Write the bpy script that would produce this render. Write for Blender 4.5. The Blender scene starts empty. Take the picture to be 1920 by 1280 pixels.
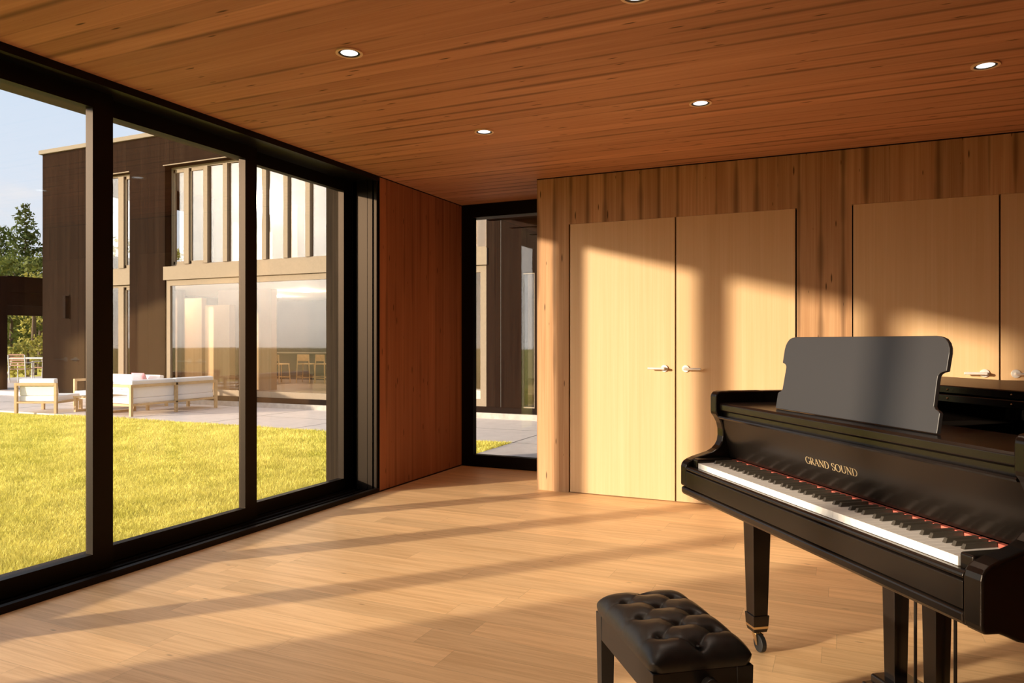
import bpy, bmesh, math, random
import numpy as np
from mathutils import Vector, Matrix

random.seed(7)
RNG = np.random.default_rng(11)
R = math.radians
SC = bpy.context.scene
COL = SC.collection

# ------------------------------------------------------------------ camera
HC = 1.192
YAW = R(24.37)
cam_d = bpy.data.cameras.new('camera')
cam_d.sensor_width = 36.0
cam_d.lens = 36.0 * 1371.0 / 1920.0
cam_d.clip_start = 0.05
cam_d.clip_end = 500
cam = bpy.data.objects.new('camera', cam_d)
COL.objects.link(cam)
cam.location = (0, 0, HC)
cam.rotation_euler = (R(90), 0, YAW)
SC.camera = cam

# ------------------------------------------------------------------ view, sun, sky
SC.view_settings.view_transform = 'Standard'
SC.view_settings.look = 'None'
SC.view_settings.exposure = 0.2
SC.view_settings.gamma = 1.0
SC.view_settings.use_curve_mapping = False
SC.cycles.use_denoising = True
SC.cycles.diffuse_bounces = 8
SC.cycles.glossy_bounces = 6
SC.cycles.transparent_max_bounces = 24
SC.cycles.max_bounces = 16
SC.cycles.sample_clamp_indirect = 6.0

AZ = R(46.9)
SUN_TAN = 0.181
sun_dir = Vector((math.cos(AZ), math.sin(AZ), -SUN_TAN)).normalized()   # the way the light travels
SUN_STRENGTH = 7.5
SUN_COLOR = (1.0, 0.82, 0.60)
sd = bpy.data.lights.new('sun', 'SUN')
sd.energy = SUN_STRENGTH
sd.color = SUN_COLOR
sd.angle = R(1.7)
sun = bpy.data.objects.new('sun', sd)
COL.objects.link(sun)
sun.rotation_euler = sun_dir.to_track_quat('-Z', 'Y').to_euler()
sun.location = (-12, -8, 9)


class NT:
    """tiny helper for node trees"""
    def __init__(self, tree):
        self.t = tree
        self.n = tree.nodes
        self.l = tree.links

    def new(self, kind, **kw):
        nd = self.n.new(kind)
        for k, v in kw.items():
            setattr(nd, k, v)
        return nd

    def put(self, sock, val):
        if isinstance(val, bpy.types.NodeSocket):
            self.l.new(val, sock)
        else:
            sock.default_value = val

    def math(self, op, a, b=0.0, c=0.0, clamp=False):
        nd = self.new('ShaderNodeMath', operation=op)
        nd.use_clamp = clamp
        for i, v in enumerate((a, b, c)):
            self.put(nd.inputs[i], v)
        return nd.outputs[0]

    def vec(self, x, y, z):
        nd = self.new('ShaderNodeCombineXYZ')
        for i, v in enumerate((x, y, z)):
            self.put(nd.inputs[i], v)
        return nd.outputs[0]

    def sep(self, v):
        nd = self.new('ShaderNodeSeparateXYZ')
        self.l.new(v, nd.inputs[0])
        return nd.outputs

    def noise(self, v, scale=1.0, detail=4.0, rough=0.55, dist=0.0):
        nd = self.new('ShaderNodeTexNoise')
        nd.inputs['Scale'].default_value = scale
        nd.inputs['Detail'].default_value = detail
        nd.inputs['Roughness'].default_value = rough
        nd.inputs['Distortion'].default_value = dist
        self.l.new(v, nd.inputs['Vector'])
        return nd.outputs[0]

    def ramp(self, f, stops, interp='LINEAR'):
        nd = self.new('ShaderNodeValToRGB')
        cr = nd.color_ramp
        cr.interpolation = interp
        while len(cr.elements) < len(stops):
            cr.elements.new(0.5)
        for e, (p, c) in zip(cr.elements, stops):
            e.position = p
            e.color = tuple(c) + (1,) if len(c) == 3 else c
        self.put(nd.inputs[0], f)
        return nd.outputs[0]

    def mix(self, f, a, b, blend='MIX'):
        nd = self.new('ShaderNodeMix', data_type='RGBA', blend_type=blend)
        self.put(nd.inputs[0], f)
        for i, v in ((6, a), (7, b)):
            if not isinstance(v, bpy.types.NodeSocket):
                v = tuple(v) + (1,) if len(v) == 3 else v
            self.put(nd.inputs[i], v)
        return nd.outputs[2]

    def smooth(self, f, lo, hi, a=0.0, b=1.0):
        nd = self.new('ShaderNodeMapRange', interpolation_type='SMOOTHSTEP')
        for i, v in enumerate((f, lo, hi, a, b)):
            self.put(nd.inputs[i], v)
        return nd.outputs[0]


def make_world():
    w = bpy.data.worlds.new('sky')
    SC.world = w
    w.use_nodes = True
    t = NT(w.node_tree)
    t.n.clear()
    d = t.new('ShaderNodeTexCoord').outputs['Generated']
    x, y, z = t.sep(d)
    zc = t.math('MAXIMUM', z, 0.0)
    base = t.ramp(zc, [(0.0, (0.88, 0.89, 0.91)), (0.12, (0.76, 0.84, 0.94)), (0.35, (0.64, 0.78, 0.95)), (1.0, (0.30, 0.50, 0.84))])
    cv = t.vec(x, y, t.math('MULTIPLY', z, 2.4))
    n = t.noise(cv, 2.6, 9.0, 0.58, 0.25)
    n2 = t.noise(cv, 1.1, 3.0, 0.5)
    cl = t.math('ADD', t.math('MULTIPLY', n, 0.75), t.math('MULTIPLY', n2, 0.35))
    low = t.smooth(z, 0.0, 0.30, 0.13, 0.0)
    cl = t.smooth(t.math('ADD', cl, low), 0.50, 0.64)
    shade = t.mix(t.smooth(n, 0.35, 0.7), (0.80, 0.80, 0.83), (1.0, 0.985, 0.97))
    sky = t.mix(cl, base, shade)
    tosun = tuple(-sun_dir)
    dp = t.new('ShaderNodeVectorMath', operation='DOT_PRODUCT')
    t.l.new(d, dp.inputs[0])
    dp.inputs[1].default_value = tosun
    dot = t.math('MAXIMUM', dp.outputs['Value'], 0.0)
    h = t.math('ADD', t.math('MULTIPLY', t.math('POWER', dot, 5.0), 2.2), t.math('MULTIPLY', t.math('POWER', dot, 30.0), 5.0))
    h = t.math('ADD', h, t.math('MULTIPLY', t.math('POWER', dot, 90.0), 9.0))
    h = t.math('MULTIPLY', h, t.math('ADD', t.math('MULTIPLY', n, 0.9), 0.5))
    halo = t.mix(1.0, t.vec(h, h, h), (1.0, 0.90, 0.76), 'MULTIPLY')
    sky = t.mix(1.0, sky, halo, 'ADD')
    up = t.smooth(z, -0.06, 0.0)
    sky = t.mix(up, (0.20, 0.19, 0.15), sky)
    bg = t.new('ShaderNodeBackground')
    t.l.new(sky, bg.inputs[0])
    bg.inputs[1].default_value = SKY_STRENGTH
    out = t.new('ShaderNodeOutputWorld')
    t.l.new(bg.outputs[0], out.inputs[0])


SKY_STRENGTH = 0.92
make_world()

# ------------------------------------------------------------------ materials


def pmat(name):
    m = bpy.data.materials.new(name)
    m.use_nodes = True
    t = NT(m.node_tree)
    b = t.n['Principled BSDF']
    return m, t, b


def plain(name, col, rough=0.5, metal=0.0, spec=0.5, coat=0.0, noise=0.0, nscale=20.0, bump=0.0, coat_rough=0.05):
    m, t, b = pmat(name)
    c = tuple(col) + (1,)
    b.inputs['Roughness'].default_value = rough
    b.inputs['Metallic'].default_value = metal
    b.inputs['Specular IOR Level'].default_value = spec
    b.inputs['Coat Weight'].default_value = coat
    b.inputs['Coat Roughness'].default_value = coat_rough
    co = t.new('ShaderNodeTexCoord').outputs['Object']
    n = t.noise(co, nscale, 5.0, 0.6)
    if noise > 0:
        lo = [v * (1 - noise) for v in col]
        hi = [min(1, v * (1 + noise)) for v in col]
        t.l.new(t.ramp(n, [(0.3, lo), (0.7, hi)]), b.inputs['Base Color'])
    else:
        b.inputs['Base Color'].default_value = c
    if bump > 0:
        bn = t.new('ShaderNodeBump')
        bn.inputs['Strength'].default_value = bump
        bn.inputs['Distance'].default_value = 0.002
        t.l.new(n, bn.inputs['Height'])
        t.l.new(bn.outputs[0], b.inputs['Normal'])
    return m


def wood(name, light, dark, along, across, width, streak=0.5, knots=0.0, joint=0.3, rough=0.5, fine=1.0, spec=0.35, varp=0.12):
    """boards running along one axis, each with its own grain, knots and soft dark joints"""
    m, t, b = pmat(name)
    co = t.new('ShaderNodeTexCoord').outputs['Object']
    s = t.sep(co)
    a, c = s['XYZ'.index(along)], s['XYZ'.index(across)]
    o = s[({0, 1, 2} - {'XYZ'.index(along), 'XYZ'.index(across)}).pop()]
    q = t.math('DIVIDE', c, width)
    pid = t.math('FLOOR', q)
    wn = t.new('ShaderNodeTexWhiteNoise', noise_dimensions='1D')
    t.l.new(pid, wn.inputs['W'])
    rnd = wn.outputs['Value']
    sa = t.math('ADD', a, t.math('MULTIPLY', rnd, 37.0))
    g1 = t.noise(t.vec(t.math('MULTIPLY', sa, 0.55), t.math('MULTIPLY', c, 34.0 * fine), o), 1.0, 6.0, 0.6, 0.6)
    g2 = t.noise(t.vec(t.math('MULTIPLY', sa, 2.0), t.math('MULTIPLY', c, 170.0 * fine), o), 1.0, 3.0, 0.6)
    g3 = t.noise(t.vec(t.math('MULTIPLY', sa, 0.8), t.math('MULTIPLY', c, 7.0), o), 1.0, 3.0, 0.5, 0.4)
    grain = t.math('ADD', t.math('MULTIPLY', g1, 0.55), t.math('ADD', t.math('MULTIPLY', g2, 0.2), t.math('MULTIPLY', g3, 0.25)))
    f = t.smooth(grain, 0.34, 0.34 + 0.3 / max(streak, 0.05))
    col = t.mix(f, dark, light)
    pv = t.math('ADD', t.math('MULTIPLY', rnd, 2 * varp), 1.0 - varp)
    col = t.mix(1.0, col, t.vec(pv, pv, pv), 'MULTIPLY')
    if joint > 0:
        fr = t.math('FRACT', q)
        edge = t.math('MINIMUM', fr, t.math('SUBTRACT', 1.0, fr))
        jn = t.noise(t.vec(t.math('MULTIPLY', a, 0.9), t.math('ROUND', q), o), 1.0, 3.0, 0.6)
        wd = t.math('MULTIPLY', t.smooth(jn, 0.35, 0.7), 0.26)
        jf = t.math('MULTIPLY', t.math('SUBTRACT', 1.0, t.smooth(edge, 0.0, t.math('ADD', wd, 0.02))), joint)
        jf = t.math('MULTIPLY', jf, t.smooth(jn, 0.30, 0.60))
        col = t.mix(jf, col, [v * 0.35 for v in dark])
    if knots > 0:
        vo = t.new('ShaderNodeTexVoronoi', voronoi_dimensions='2D', feature='F1')
        vo.inputs['Scale'].default_value = 1.0
        vo.inputs['Randomness'].default_value = 1.0
        t.l.new(t.vec(t.math('MULTIPLY', sa, 2.2), t.math('MULTIPLY', c, 13.0), 0.0), vo.inputs['Vector'])
        kd = vo.outputs['Distance']
        wn2 = t.sep(vo.outputs['Color'])
        kr = t.math('MULTIPLY', t.smooth(wn2[0], 0.35, 1.0), 0.085)
        kf = t.math('MULTIPLY', t.math('SUBTRACT', 1.0, t.smooth(kd, t.math('MULTIPLY', kr, 0.4), t.math('ADD', kr, 0.012))), knots)
        kf = t.math('MULTIPLY', kf, t.smooth(wn2[0], 0.30, 0.40))
        col = t.mix(kf, col, [v * 0.22 for v in dark])
    t.l.new(col, b.inputs['Base Color'])
    b.inputs['Roughness'].default_value = rough
    b.inputs['Specular IOR Level'].default_value = spec
    return m


def floor_mat():
    m, t, b = pmat('oak_floor')
    co = t.new('ShaderNodeTexCoord').outputs['Object']
    x, y, z = t.sep(co)
    PL, PWD = 1.35, 0.155
    q = t.math('DIVIDE', y, PWD)
    row = t.math('FLOOR', q)
    w1 = t.new('ShaderNodeTexWhiteNoise', noise_dimensions='1D')
    t.l.new(row, w1.inputs['W'])
    cq = t.math('ADD', t.math('DIVIDE', x, PL), t.math('MULTIPLY', w1.outputs['Value'], 7.3))
    cid = t.math('FLOOR', cq)
    w2 = t.new('ShaderNodeTexWhiteNoise', noise_dimensions='2D')
    t.l.new(t.vec(row, cid, 0.0), w2.inputs['Vector'])
    rnd = w2.outputs['Value']
    fy, fx = t.math('FRACT', q), t.math('FRACT', cq)
    ey = t.math('MULTIPLY', t.math('MINIMUM', fy, t.math('SUBTRACT', 1.0, fy)), PWD)
    ex = t.math('MULTIPLY', t.math('MINIMUM', fx, t.math('SUBTRACT', 1.0, fx)), PL)
    seam = t.math('SUBTRACT', 1.0, t.smooth(t.math('MINIMUM', ex, ey), 0.0003, 0.0016))
    sx = t.math('ADD', x, t.math('MULTIPLY', rnd, 23.0))
    sy = t.math('ADD', y, t.math('MULTIPLY', rnd, 5.0))
    g1 = t.noise(t.vec(t.math('MULTIPLY', sx, 1.1), t.math('MULTIPLY', sy, 26.0), 0.0), 1.0, 6.0, 0.6, 1.2)
    g2 = t.noise(t.vec(t.math('MULTIPLY', sx, 5.0), t.math('MULTIPLY', sy, 140.0), 0.0), 1.0, 3.0, 0.6)
    gr = t.math('ADD', t.math('MULTIPLY', g1, 0.7), t.math('MULTIPLY', g2, 0.3))
    col = t.mix(t.smooth(gr, 0.34, 0.62), FLOOR_D, FLOOR_L)
    pv = t.math('ADD', t.math('MULTIPLY', rnd, 0.22), 0.87)
    col = t.mix(1.0, col, t.vec(pv, pv, pv), 'MULTIPLY')
    col = t.mix(t.math('MULTIPLY', seam, 0.42), col, [v * 0.35 for v in FLOOR_D])
    # small dark specks
    vo = t.new('ShaderNodeTexVoronoi', voronoi_dimensions='2D')
    vo.inputs['Scale'].default_value = 1.0
    t.l.new(t.vec(t.math('MULTIPLY', sx, 2.0), t.math('MULTIPLY', sy, 6.0), 0.0), vo.inputs['Vector'])
    vr = t.sep(vo.outputs['Color'])[0]
    kf = t.math('MULTIPLY', t.math('SUBTRACT', 1.0, t.smooth(vo.outputs['Distance'], 0.01, 0.05)), t.smooth(vr, 0.6, 0.8))
    col = t.mix(t.math('MULTIPLY', kf, 0.55), col, [v * 0.3 for v in FLOOR_D])
    t.l.new(col, b.inputs['Base Color'])
    b.inputs['Roughness'].default_value = 0.42
    b.inputs['Specular IOR Level'].default_value = 0.3
    bn = t.new('ShaderNodeBump')
    bn.inputs['Strength'].default_value = 0.25
    bn.inputs['Distance'].default_value = 0.001
    t.l.new(gr, bn.inputs['Height'])
    t.l.new(bn.outputs[0], b.inputs['Normal'])
    return m


def glass_mat(name, f0, rough=0.0, tint=(1, 1, 1)):
    m = bpy.data.materials.new(name)
    m.use_nodes = True
    t = NT(m.node_tree)
    t.n.clear()
    lw = t.new('ShaderNodeLayerWeight')
    lw.inputs[0].default_value = 0.5
    fr = t.math('ADD', t.math('MULTIPLY', t.math('POWER', lw.outputs['Facing'], 5.0), 1.0 - f0), f0)
    tr = t.new('ShaderNodeBsdfTransparent')
    tr.inputs[0].default_value = tuple(tint) + (1,)
    gl = t.new('ShaderNodeBsdfGlossy')
    gl.inputs['Roughness'].default_value = rough
    gl.inputs[0].default_value = (1, 1, 1, 1)
    mx = t.new('ShaderNodeMixShader')
    t.l.new(fr, mx.inputs[0])
    t.l.new(tr.outputs[0], mx.inputs[1])
    t.l.new(gl.outputs[0], mx.inputs[2])
    out = t.new('ShaderNodeOutputMaterial')
    t.l.new(mx.outputs[0], out.inputs[0])
    return m


def emit(name, col, strength):
    m = bpy.data.materials.new(name)
    m.use_nodes = True
    t = NT(m.node_tree)
    t.n.clear()
    e = t.new('ShaderNodeEmission')
    e.inputs[0].default_value = tuple(col) + (1,)
    e.inputs[1].default_value = strength
    out = t.new('ShaderNodeOutputMaterial')
    t.l.new(e.outputs[0], out.inputs[0])
    return m


def leaf_mat(name, dark, light, scale=1.2, trans=0.3):
    m, t, b = pmat(name)
    co = t.new('ShaderNodeTexCoord').outputs['Object']
    n = t.noise(co, scale, 5.0, 0.65)
    t.l.new(t.ramp(n, [(0.32, dark), (0.68, light)]), b.inputs['Base Color'])
    b.inputs['Roughness'].default_value = 0.7
    b.inputs['Specular IOR Level'].default_value = 0.15
    if trans > 0:
        tl = t.new('ShaderNodeBsdfTranslucent')
        t.l.new(b.inputs['Base Color'].links[0].from_socket, tl.inputs[0])
        ms = t.new('ShaderNodeMixShader')
        ms.inputs[0].default_value = trans
        t.l.new(b.outputs[0], ms.inputs[1])
        t.l.new(tl.outputs[0], ms.inputs[2])
        t.l.new(ms.outputs[0], t.n['Material Output'].inputs[0])
    return m


FLOOR_L = (0.84, 0.57, 0.305)
FLOOR_D = (0.68, 0.43, 0.21)
M = {}
M['floor'] = floor_mat()
M['ceiling'] = wood('spruce_ceiling', (0.61, 0.325, 0.20), (0.44, 0.205, 0.115), 'X', 'Y', 0.115, 0.7, 0.95, 0.75, 0.65, 1.0, 0.2)
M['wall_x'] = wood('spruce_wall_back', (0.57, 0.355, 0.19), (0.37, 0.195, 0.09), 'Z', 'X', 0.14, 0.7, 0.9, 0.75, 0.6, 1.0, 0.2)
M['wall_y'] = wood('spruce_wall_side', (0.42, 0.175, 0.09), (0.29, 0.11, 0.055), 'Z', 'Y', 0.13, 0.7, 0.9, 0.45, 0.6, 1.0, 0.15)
M['door'] = wood('oak_door', (0.64, 0.44, 0.25), (0.57, 0.37, 0.19), 'Z', 'X', 0.9, 0.8, 0.0, 0.0, 0.5, 1.4, 0.35, 0.02)
M['frame'] = plain('black_frame', (0.0050, 0.0046, 0.0046), 0.45, 0.0, 0.14)
M['frame'].node_tree.nodes['Principled BSDF'].inputs['Specular Tint'].default_value = (1.0, 0.66, 0.40, 1)
M['gap'] = plain('dark_gap', (0.012, 0.008, 0.006), 0.9, 0, 0.05)
M['glass'] = glass_mat('window_glass', 0.05)
M['house_glass'] = glass_mat('house_glass', 0.034, 0.025, (0.93, 0.92, 0.90))
M['clad'] = wood('charred_cladding', (0.019, 0.0115, 0.0075), (0.012, 0.0072, 0.005), 'Z', 'X', 0.16, 0.9, 0.0, 0.35, 0.95, 1.0, 0.03)
M['clad_near'] = wood('charred_cladding_fin', (0.034, 0.024, 0.016), (0.018, 0.013, 0.009), 'Z', 'X', 0.11, 0.9, 0.0, 0.35, 0.95, 1.0, 0.03)
M['clad_y'] = wood('charred_cladding_side', (0.019, 0.0115, 0.0075), (0.012, 0.0072, 0.005), 'Z', 'Y', 0.16, 0.9, 0.0, 0.35, 0.95, 1.0, 0.03)
M['fascia'] = plain('cream_metal', (0.25, 0.20, 0.145), 0.7, 0.0, 0.06, noise=0.05)
M['roof_white'] = plain('cream_roof_metal', (0.24, 0.205, 0.16), 0.8, 0, 0.03)
M['lacquer'] = plain('black_lacquer', (0.0075, 0.0055, 0.0045), 0.27, 0.0, 0.42, 0.12, coat_rough=0.12)
M['lacquer_desk'] = plain('satin_black', (0.030, 0.028, 0.029), 0.38, 0.0, 0.6)
M['leather'] = plain('black_leather', (0.011, 0.0095, 0.0085), 0.42, 0.0, 0.40, noise=0.25, nscale=60, bump=0.15)
M['bench_wood'] = plain('black_bench_wood', (0.010, 0.008, 0.007), 0.38, 0.0, 0.4)
M['ivory'] = plain('ivory_key', (0.88, 0.86, 0.83), 0.25, 0.0, 0.5, 0.3)
M['ebony'] = plain('ebony_key', (0.050, 0.042, 0.032), 0.42, 0.0, 0.5)
M['key_wood'] = plain('pale_key_wood', (0.62, 0.50, 0.32), 0.5)
M['felt'] = plain('red_felt', (0.50, 0.13, 0.095), 0.9, 0.0, 0.1)
M['gold'] = plain('gold_letter', (0.80, 0.62, 0.36), 0.35, 0.7)
M['brass'] = plain('brass', (0.80, 0.62, 0.36), 0.25, 1.0)
M['nickel'] = plain('satin_nickel', (0.74, 0.72, 0.69), 0.4, 0.35)
M['rubber'] = plain('black_rubber', (0.012, 0.012, 0.012), 0.6)
M['dark_metal'] = plain('dark_rod', (0.03, 0.025, 0.02), 0.3, 0.6)
M['lamp_ring'] = plain('bronze_ring', (0.75, 0.52, 0.34), 0.5, 0.0)
M['lamp_baffle'] = plain('black_baffle', (0.015, 0.013, 0.012), 0.5)
M['lamp'] = emit('lamp_lens', (1.0, 0.97, 0.93), 1.6)
M['concrete'] = plain('patio_concrete', (0.61, 0.54, 0.50), 0.85, 0, 0.2, noise=0.07, nscale=6)
M['plinth'] = plain('plinth_concrete', (0.40, 0.36, 0.32), 0.85, 0, 0.2, noise=0.16, nscale=9)
M['joint'] = plain('joint_grey', (0.10, 0.09, 0.08), 0.9)  # plain grey of the paving and panel joints
M['soil'] = plain('lawn_soil', (0.60, 0.52, 0.10), 0.95, 0, 0.05, noise=0.3, nscale=5)
M['grass'] = leaf_mat('grass_blade', (0.60, 0.56, 0.10), (0.90, 0.82, 0.235), 2.2)
M['teak'] = plain('teak', (0.52, 0.36, 0.19), 0.6, 0, 0.3, noise=0.12, nscale=14)
M['cushion'] = plain('white_cushion', (0.82, 0.80, 0.79), 0.85, 0, 0.15, noise=0.02)
M['pink'] = plain('pink_pillow', (0.62, 0.30, 0.36), 0.85, 0, 0.15, noise=0.1)
M['white_metal'] = plain('white_metal', (0.75, 0.72, 0.68), 0.5)
M['rattan'] = plain('rattan', (0.42, 0.24, 0.16), 0.7)
M['pergola'] = plain('dark_pergola', (0.016, 0.010, 0.0075), 0.95, 0, 0.03, noise=0.15, nscale=8)
M['bark'] = plain('bark', (0.09, 0.06, 0.04), 0.9, noise=0.3)
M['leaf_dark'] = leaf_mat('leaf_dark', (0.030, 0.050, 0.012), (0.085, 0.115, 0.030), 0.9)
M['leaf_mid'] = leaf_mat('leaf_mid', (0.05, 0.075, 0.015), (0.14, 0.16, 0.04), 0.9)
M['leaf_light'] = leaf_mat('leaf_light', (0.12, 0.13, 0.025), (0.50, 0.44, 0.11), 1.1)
M['house_wood'] = wood('house_inner_wood', (0.62, 0.43, 0.25), (0.50, 0.32, 0.17), 'Z', 'X', 0.5, 0.7, 0.0, 0.1, 0.6)
M['house_dark'] = plain('house_cabinet', (0.075, 0.056, 0.045), 0.6, noise=0.1)
M['house_brown'] = plain('house_brown', (0.22, 0.135, 0.085), 0.7, noise=0.1)
M['house_floor'] = plain('house_floor', (0.26, 0.19, 0.14), 0.6, noise=0.1)
M['house_wall'] = plain('house_plaster', (0.60, 0.54, 0.48), 0.8)
M['stone_top'] = plain('stone_top', (0.30, 0.25, 0.21), 0.4)
M['bottle'] = plain('shelf_item', (0.75, 0.58, 0.40), 0.5)

# ------------------------------------------------------------------ mesh helpers


WORLD = set()


class MB:
    def __init__(self):
        self.v = []
        self.f = []

    def add(self, vs, fs):
        k = len(self.v)
        self.v += [tuple(p) for p in vs]
        self.f += [tuple(i + k for i in q) for q in fs]
        return self

    def box(self, x0, x1, y0, y1, z0, z1):
        x0, x1 = min(x0, x1), max(x0, x1)
        y0, y1 = min(y0, y1), max(y0, y1)
        z0, z1 = min(z0, z1), max(z0, z1)
        vs = [(x0, y0, z0), (x1, y0, z0), (x1, y1, z0), (x0, y1, z0), (x0, y0, z1), (x1, y0, z1), (x1, y1, z1), (x0, y1, z1)]
        return self.add(vs, [(0, 3, 2, 1), (4, 5, 6, 7), (0, 1, 5, 4), (1, 2, 6, 5), (2, 3, 7, 6), (3, 0, 4, 7)])

    def frustum(self, cx, cy, z0, z1, h0, h1, hy0=None, hy1=None):
        a0, a1 = h0, h1
        b0, b1 = hy0 or h0, hy1 or h1
        vs = [(cx - a0, cy - b0, z0), (cx + a0, cy - b0, z0), (cx + a0, cy + b0, z0), (cx - a0, cy + b0, z0),
              (cx - a1, cy - b1, z1), (cx + a1, cy - b1, z1), (cx + a1, cy + b1, z1), (cx - a1, cy + b1, z1)]
        return self.add(vs, [(0, 3, 2, 1), (4, 5, 6, 7), (0, 1, 5, 4), (1, 2, 6, 5), (2, 3, 7, 6), (3, 0, 4, 7)])

    def prism(self, poly, lo, hi, axis='Z'):
        """polygon extruded along an axis; poly in the two other axes (X: yz, Y: xz, Z: xy)"""
        def P(a, b, h):
            return {'Z': (a, b, h), 'X': (h, a, b), 'Y': (a, h, b)}[axis]
        n = len(poly)
        vs = [P(a, b, lo) for a, b in poly] + [P(a, b, hi) for a, b in poly]
        fs = [tuple(range(n))[::-1], tuple(range(n, 2 * n))]
        fs += [(i, (i + 1) % n, (i + 1) % n + n, i + n) for i in range(n)]
        return self.add(vs, fs)

    def tube(self, p0, p1, r0, r1=None, n=12, caps=True):
        r1 = r0 if r1 is None else r1
        p0, p1 = Vector(p0), Vector(p1)
        d = (p1 - p0).normalized()
        a = d.orthogonal().normalized()
        b = d.cross(a)
        vs = []
        for p, r in ((p0, r0), (p1, r1)):
            for i in range(n):
                th = 2 * math.pi * i / n
                vs.append(p + a * (r * math.cos(th)) + b * (r * math.sin(th)))
        fs = [(i, (i + 1) % n, (i + 1) % n + n, i + n) for i in range(n)]
        if caps:
            fs += [tuple(range(n))[::-1], tuple(range(n, 2 * n))]
        return self.add(vs, fs)

    def ring(self, c, r_in, r_out, z0, z1, n=32):
        vs = []
        for r, z in ((r_in, z0), (r_out, z0), (r_out, z1), (r_in, z1)):
            for i in range(n):
                th = 2 * math.pi * i / n
                vs.append((c[0] + r * math.cos(th), c[1] + r * math.sin(th), z))
        fs = []
        for k in range(4):
            k2 = (k + 1) % 4
            for i in range(n):
                j = (i + 1) % n
                fs.append((k * n + i, k * n + j, k2 * n + j, k2 * n + i))
        return self.add(vs, fs)

    def ball(self, c, rx, ry=None, rz=None, n=12, m=8):
        ry = ry or rx
        rz = rz or rx
        vs = [(c[0], c[1], c[2] - rz)]
        for j in range(1, m):
            ph = -math.pi / 2 + math.pi * j / m
            for i in range(n):
                th = 2 * math.pi * i / n
                vs.append((c[0] + rx * math.cos(ph) * math.cos(th), c[1] + ry * math.cos(ph) * math.sin(th), c[2] + rz * math.sin(ph)))
        vs.append((c[0], c[1], c[2] + rz))
        fs = [(0, 1 + (i + 1) % n, 1 + i) for i in range(n)]
        for j in range(m - 2):
            for i in range(n):
                a = 1 + j * n + i
                b = 1 + j * n + (i + 1) % n
                fs.append((a, b, b + n, a + n))
        k = 1 + (m - 2) * n
        fs += [(k + i, k + (i + 1) % n, k + n) for i in range(n)]
        return self.add(vs, fs)

    def build(self, name, mat, parent=None, bevel=0.0, smooth=False, segs=2, off=None):
        me = bpy.data.meshes.new(name)
        me.from_pydata(self.v, [], self.f)
        bm = bmesh.new()
        bm.from_mesh(me)
        bmesh.ops.recalc_face_normals(bm, faces=bm.faces)
        bm.to_mesh(me)
        bm.free()
        root = parent
        while root is not None and root.parent is not None:
            root = root.parent
        if root is not None and root.name in WORLD:
            me.transform(Matrix.Translation(-Vector(root.location)))
        if smooth:
            for p in me.polygons:
                p.use_smooth = True
        me.materials.append(mat)
        o = bpy.data.objects.new(name, me)
        COL.objects.link(o)
        if parent is not None:
            o.parent = parent
        if bevel > 0:
            bv = o.modifiers.new('Bevel', 'BEVEL')
            bv.width = bevel
            bv.segments = segs
            bv.limit_method = 'ANGLE'
            bv.angle_limit = R(32)
            bv.harden_normals = True
        return o


def tag(o, label=None, cat=None, group=None, kind=None):
    for k, v in (('label', label), ('category', cat), ('group', group), ('kind', kind)):
        if v:
            o[k] = v
    return o


def empty(name, loc, label=None, cat=None, group=None, kind=None, rz=0.0, world=True):
    """an Empty at a thing's base; world=True: its parts are given in room coordinates"""
    o = bpy.data.objects.new(name, None)
    COL.objects.link(o)
    o.location = loc
    o.rotation_euler = (0, 0, rz)
    o.empty_display_size = 0.2
    if world:
        WORLD.add(o.name)
    return tag(o, label, cat, group, kind)


def struct(name, mb, mat, bevel=0.0, parent=None):
    o = mb.build(name, mat, parent, bevel)
    if parent is None:
        o['kind'] = 'structure'
    return o


# ------------------------------------------------------------------ the room
XW, YD, YB, H = -3.346, 5.452, 6.23, 2.5
XR, YN = 3.3, -4.2
XE = -3.90                                                   # outer face of the window wall

struct('floor', MB().box(XW, XR, YN, YB, -0.12, 0.0), M['floor'])
struct('ceiling', MB().box(XE, XR + 0.2, YN - 0.2, 6.6, H, H + 0.35), M['ceiling'])
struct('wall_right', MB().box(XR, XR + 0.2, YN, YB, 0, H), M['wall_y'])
struct('wall_front', MB().box(XE, XR + 0.2, YN - 0.2, YN, -0.3, H), M['wall_x'])

# wall_left: three timber lined piers of the window wall with dark boards outside
wl = MB().box(-3.60, XW, 4.845, YB + 0.02, 0.0, H)
wl.box(-3.60, XW, -0.32, 0.42, 0, H)
wl.box(-3.60, XW, YN, -2.62, 0, H)
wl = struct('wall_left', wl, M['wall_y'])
wo = MB().box(XE, -3.60, 4.88, 6.6, -0.3, H)
wo.box(XE, -3.60, -0.32, 0.264, -0.3, H)
wo.box(XE, -3.60, YN, -2.62, -0.3, H)
wo.box(-3.90, -3.66, -2.62, 4.88, -0.3, 0.0)
wo.box(-5.27, -3.66, 6.60, 6.95, -0.3, 2.62)                 # fin wall standing out from the corner
wo.build('cladding', M['clad_near'], wl)

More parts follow.
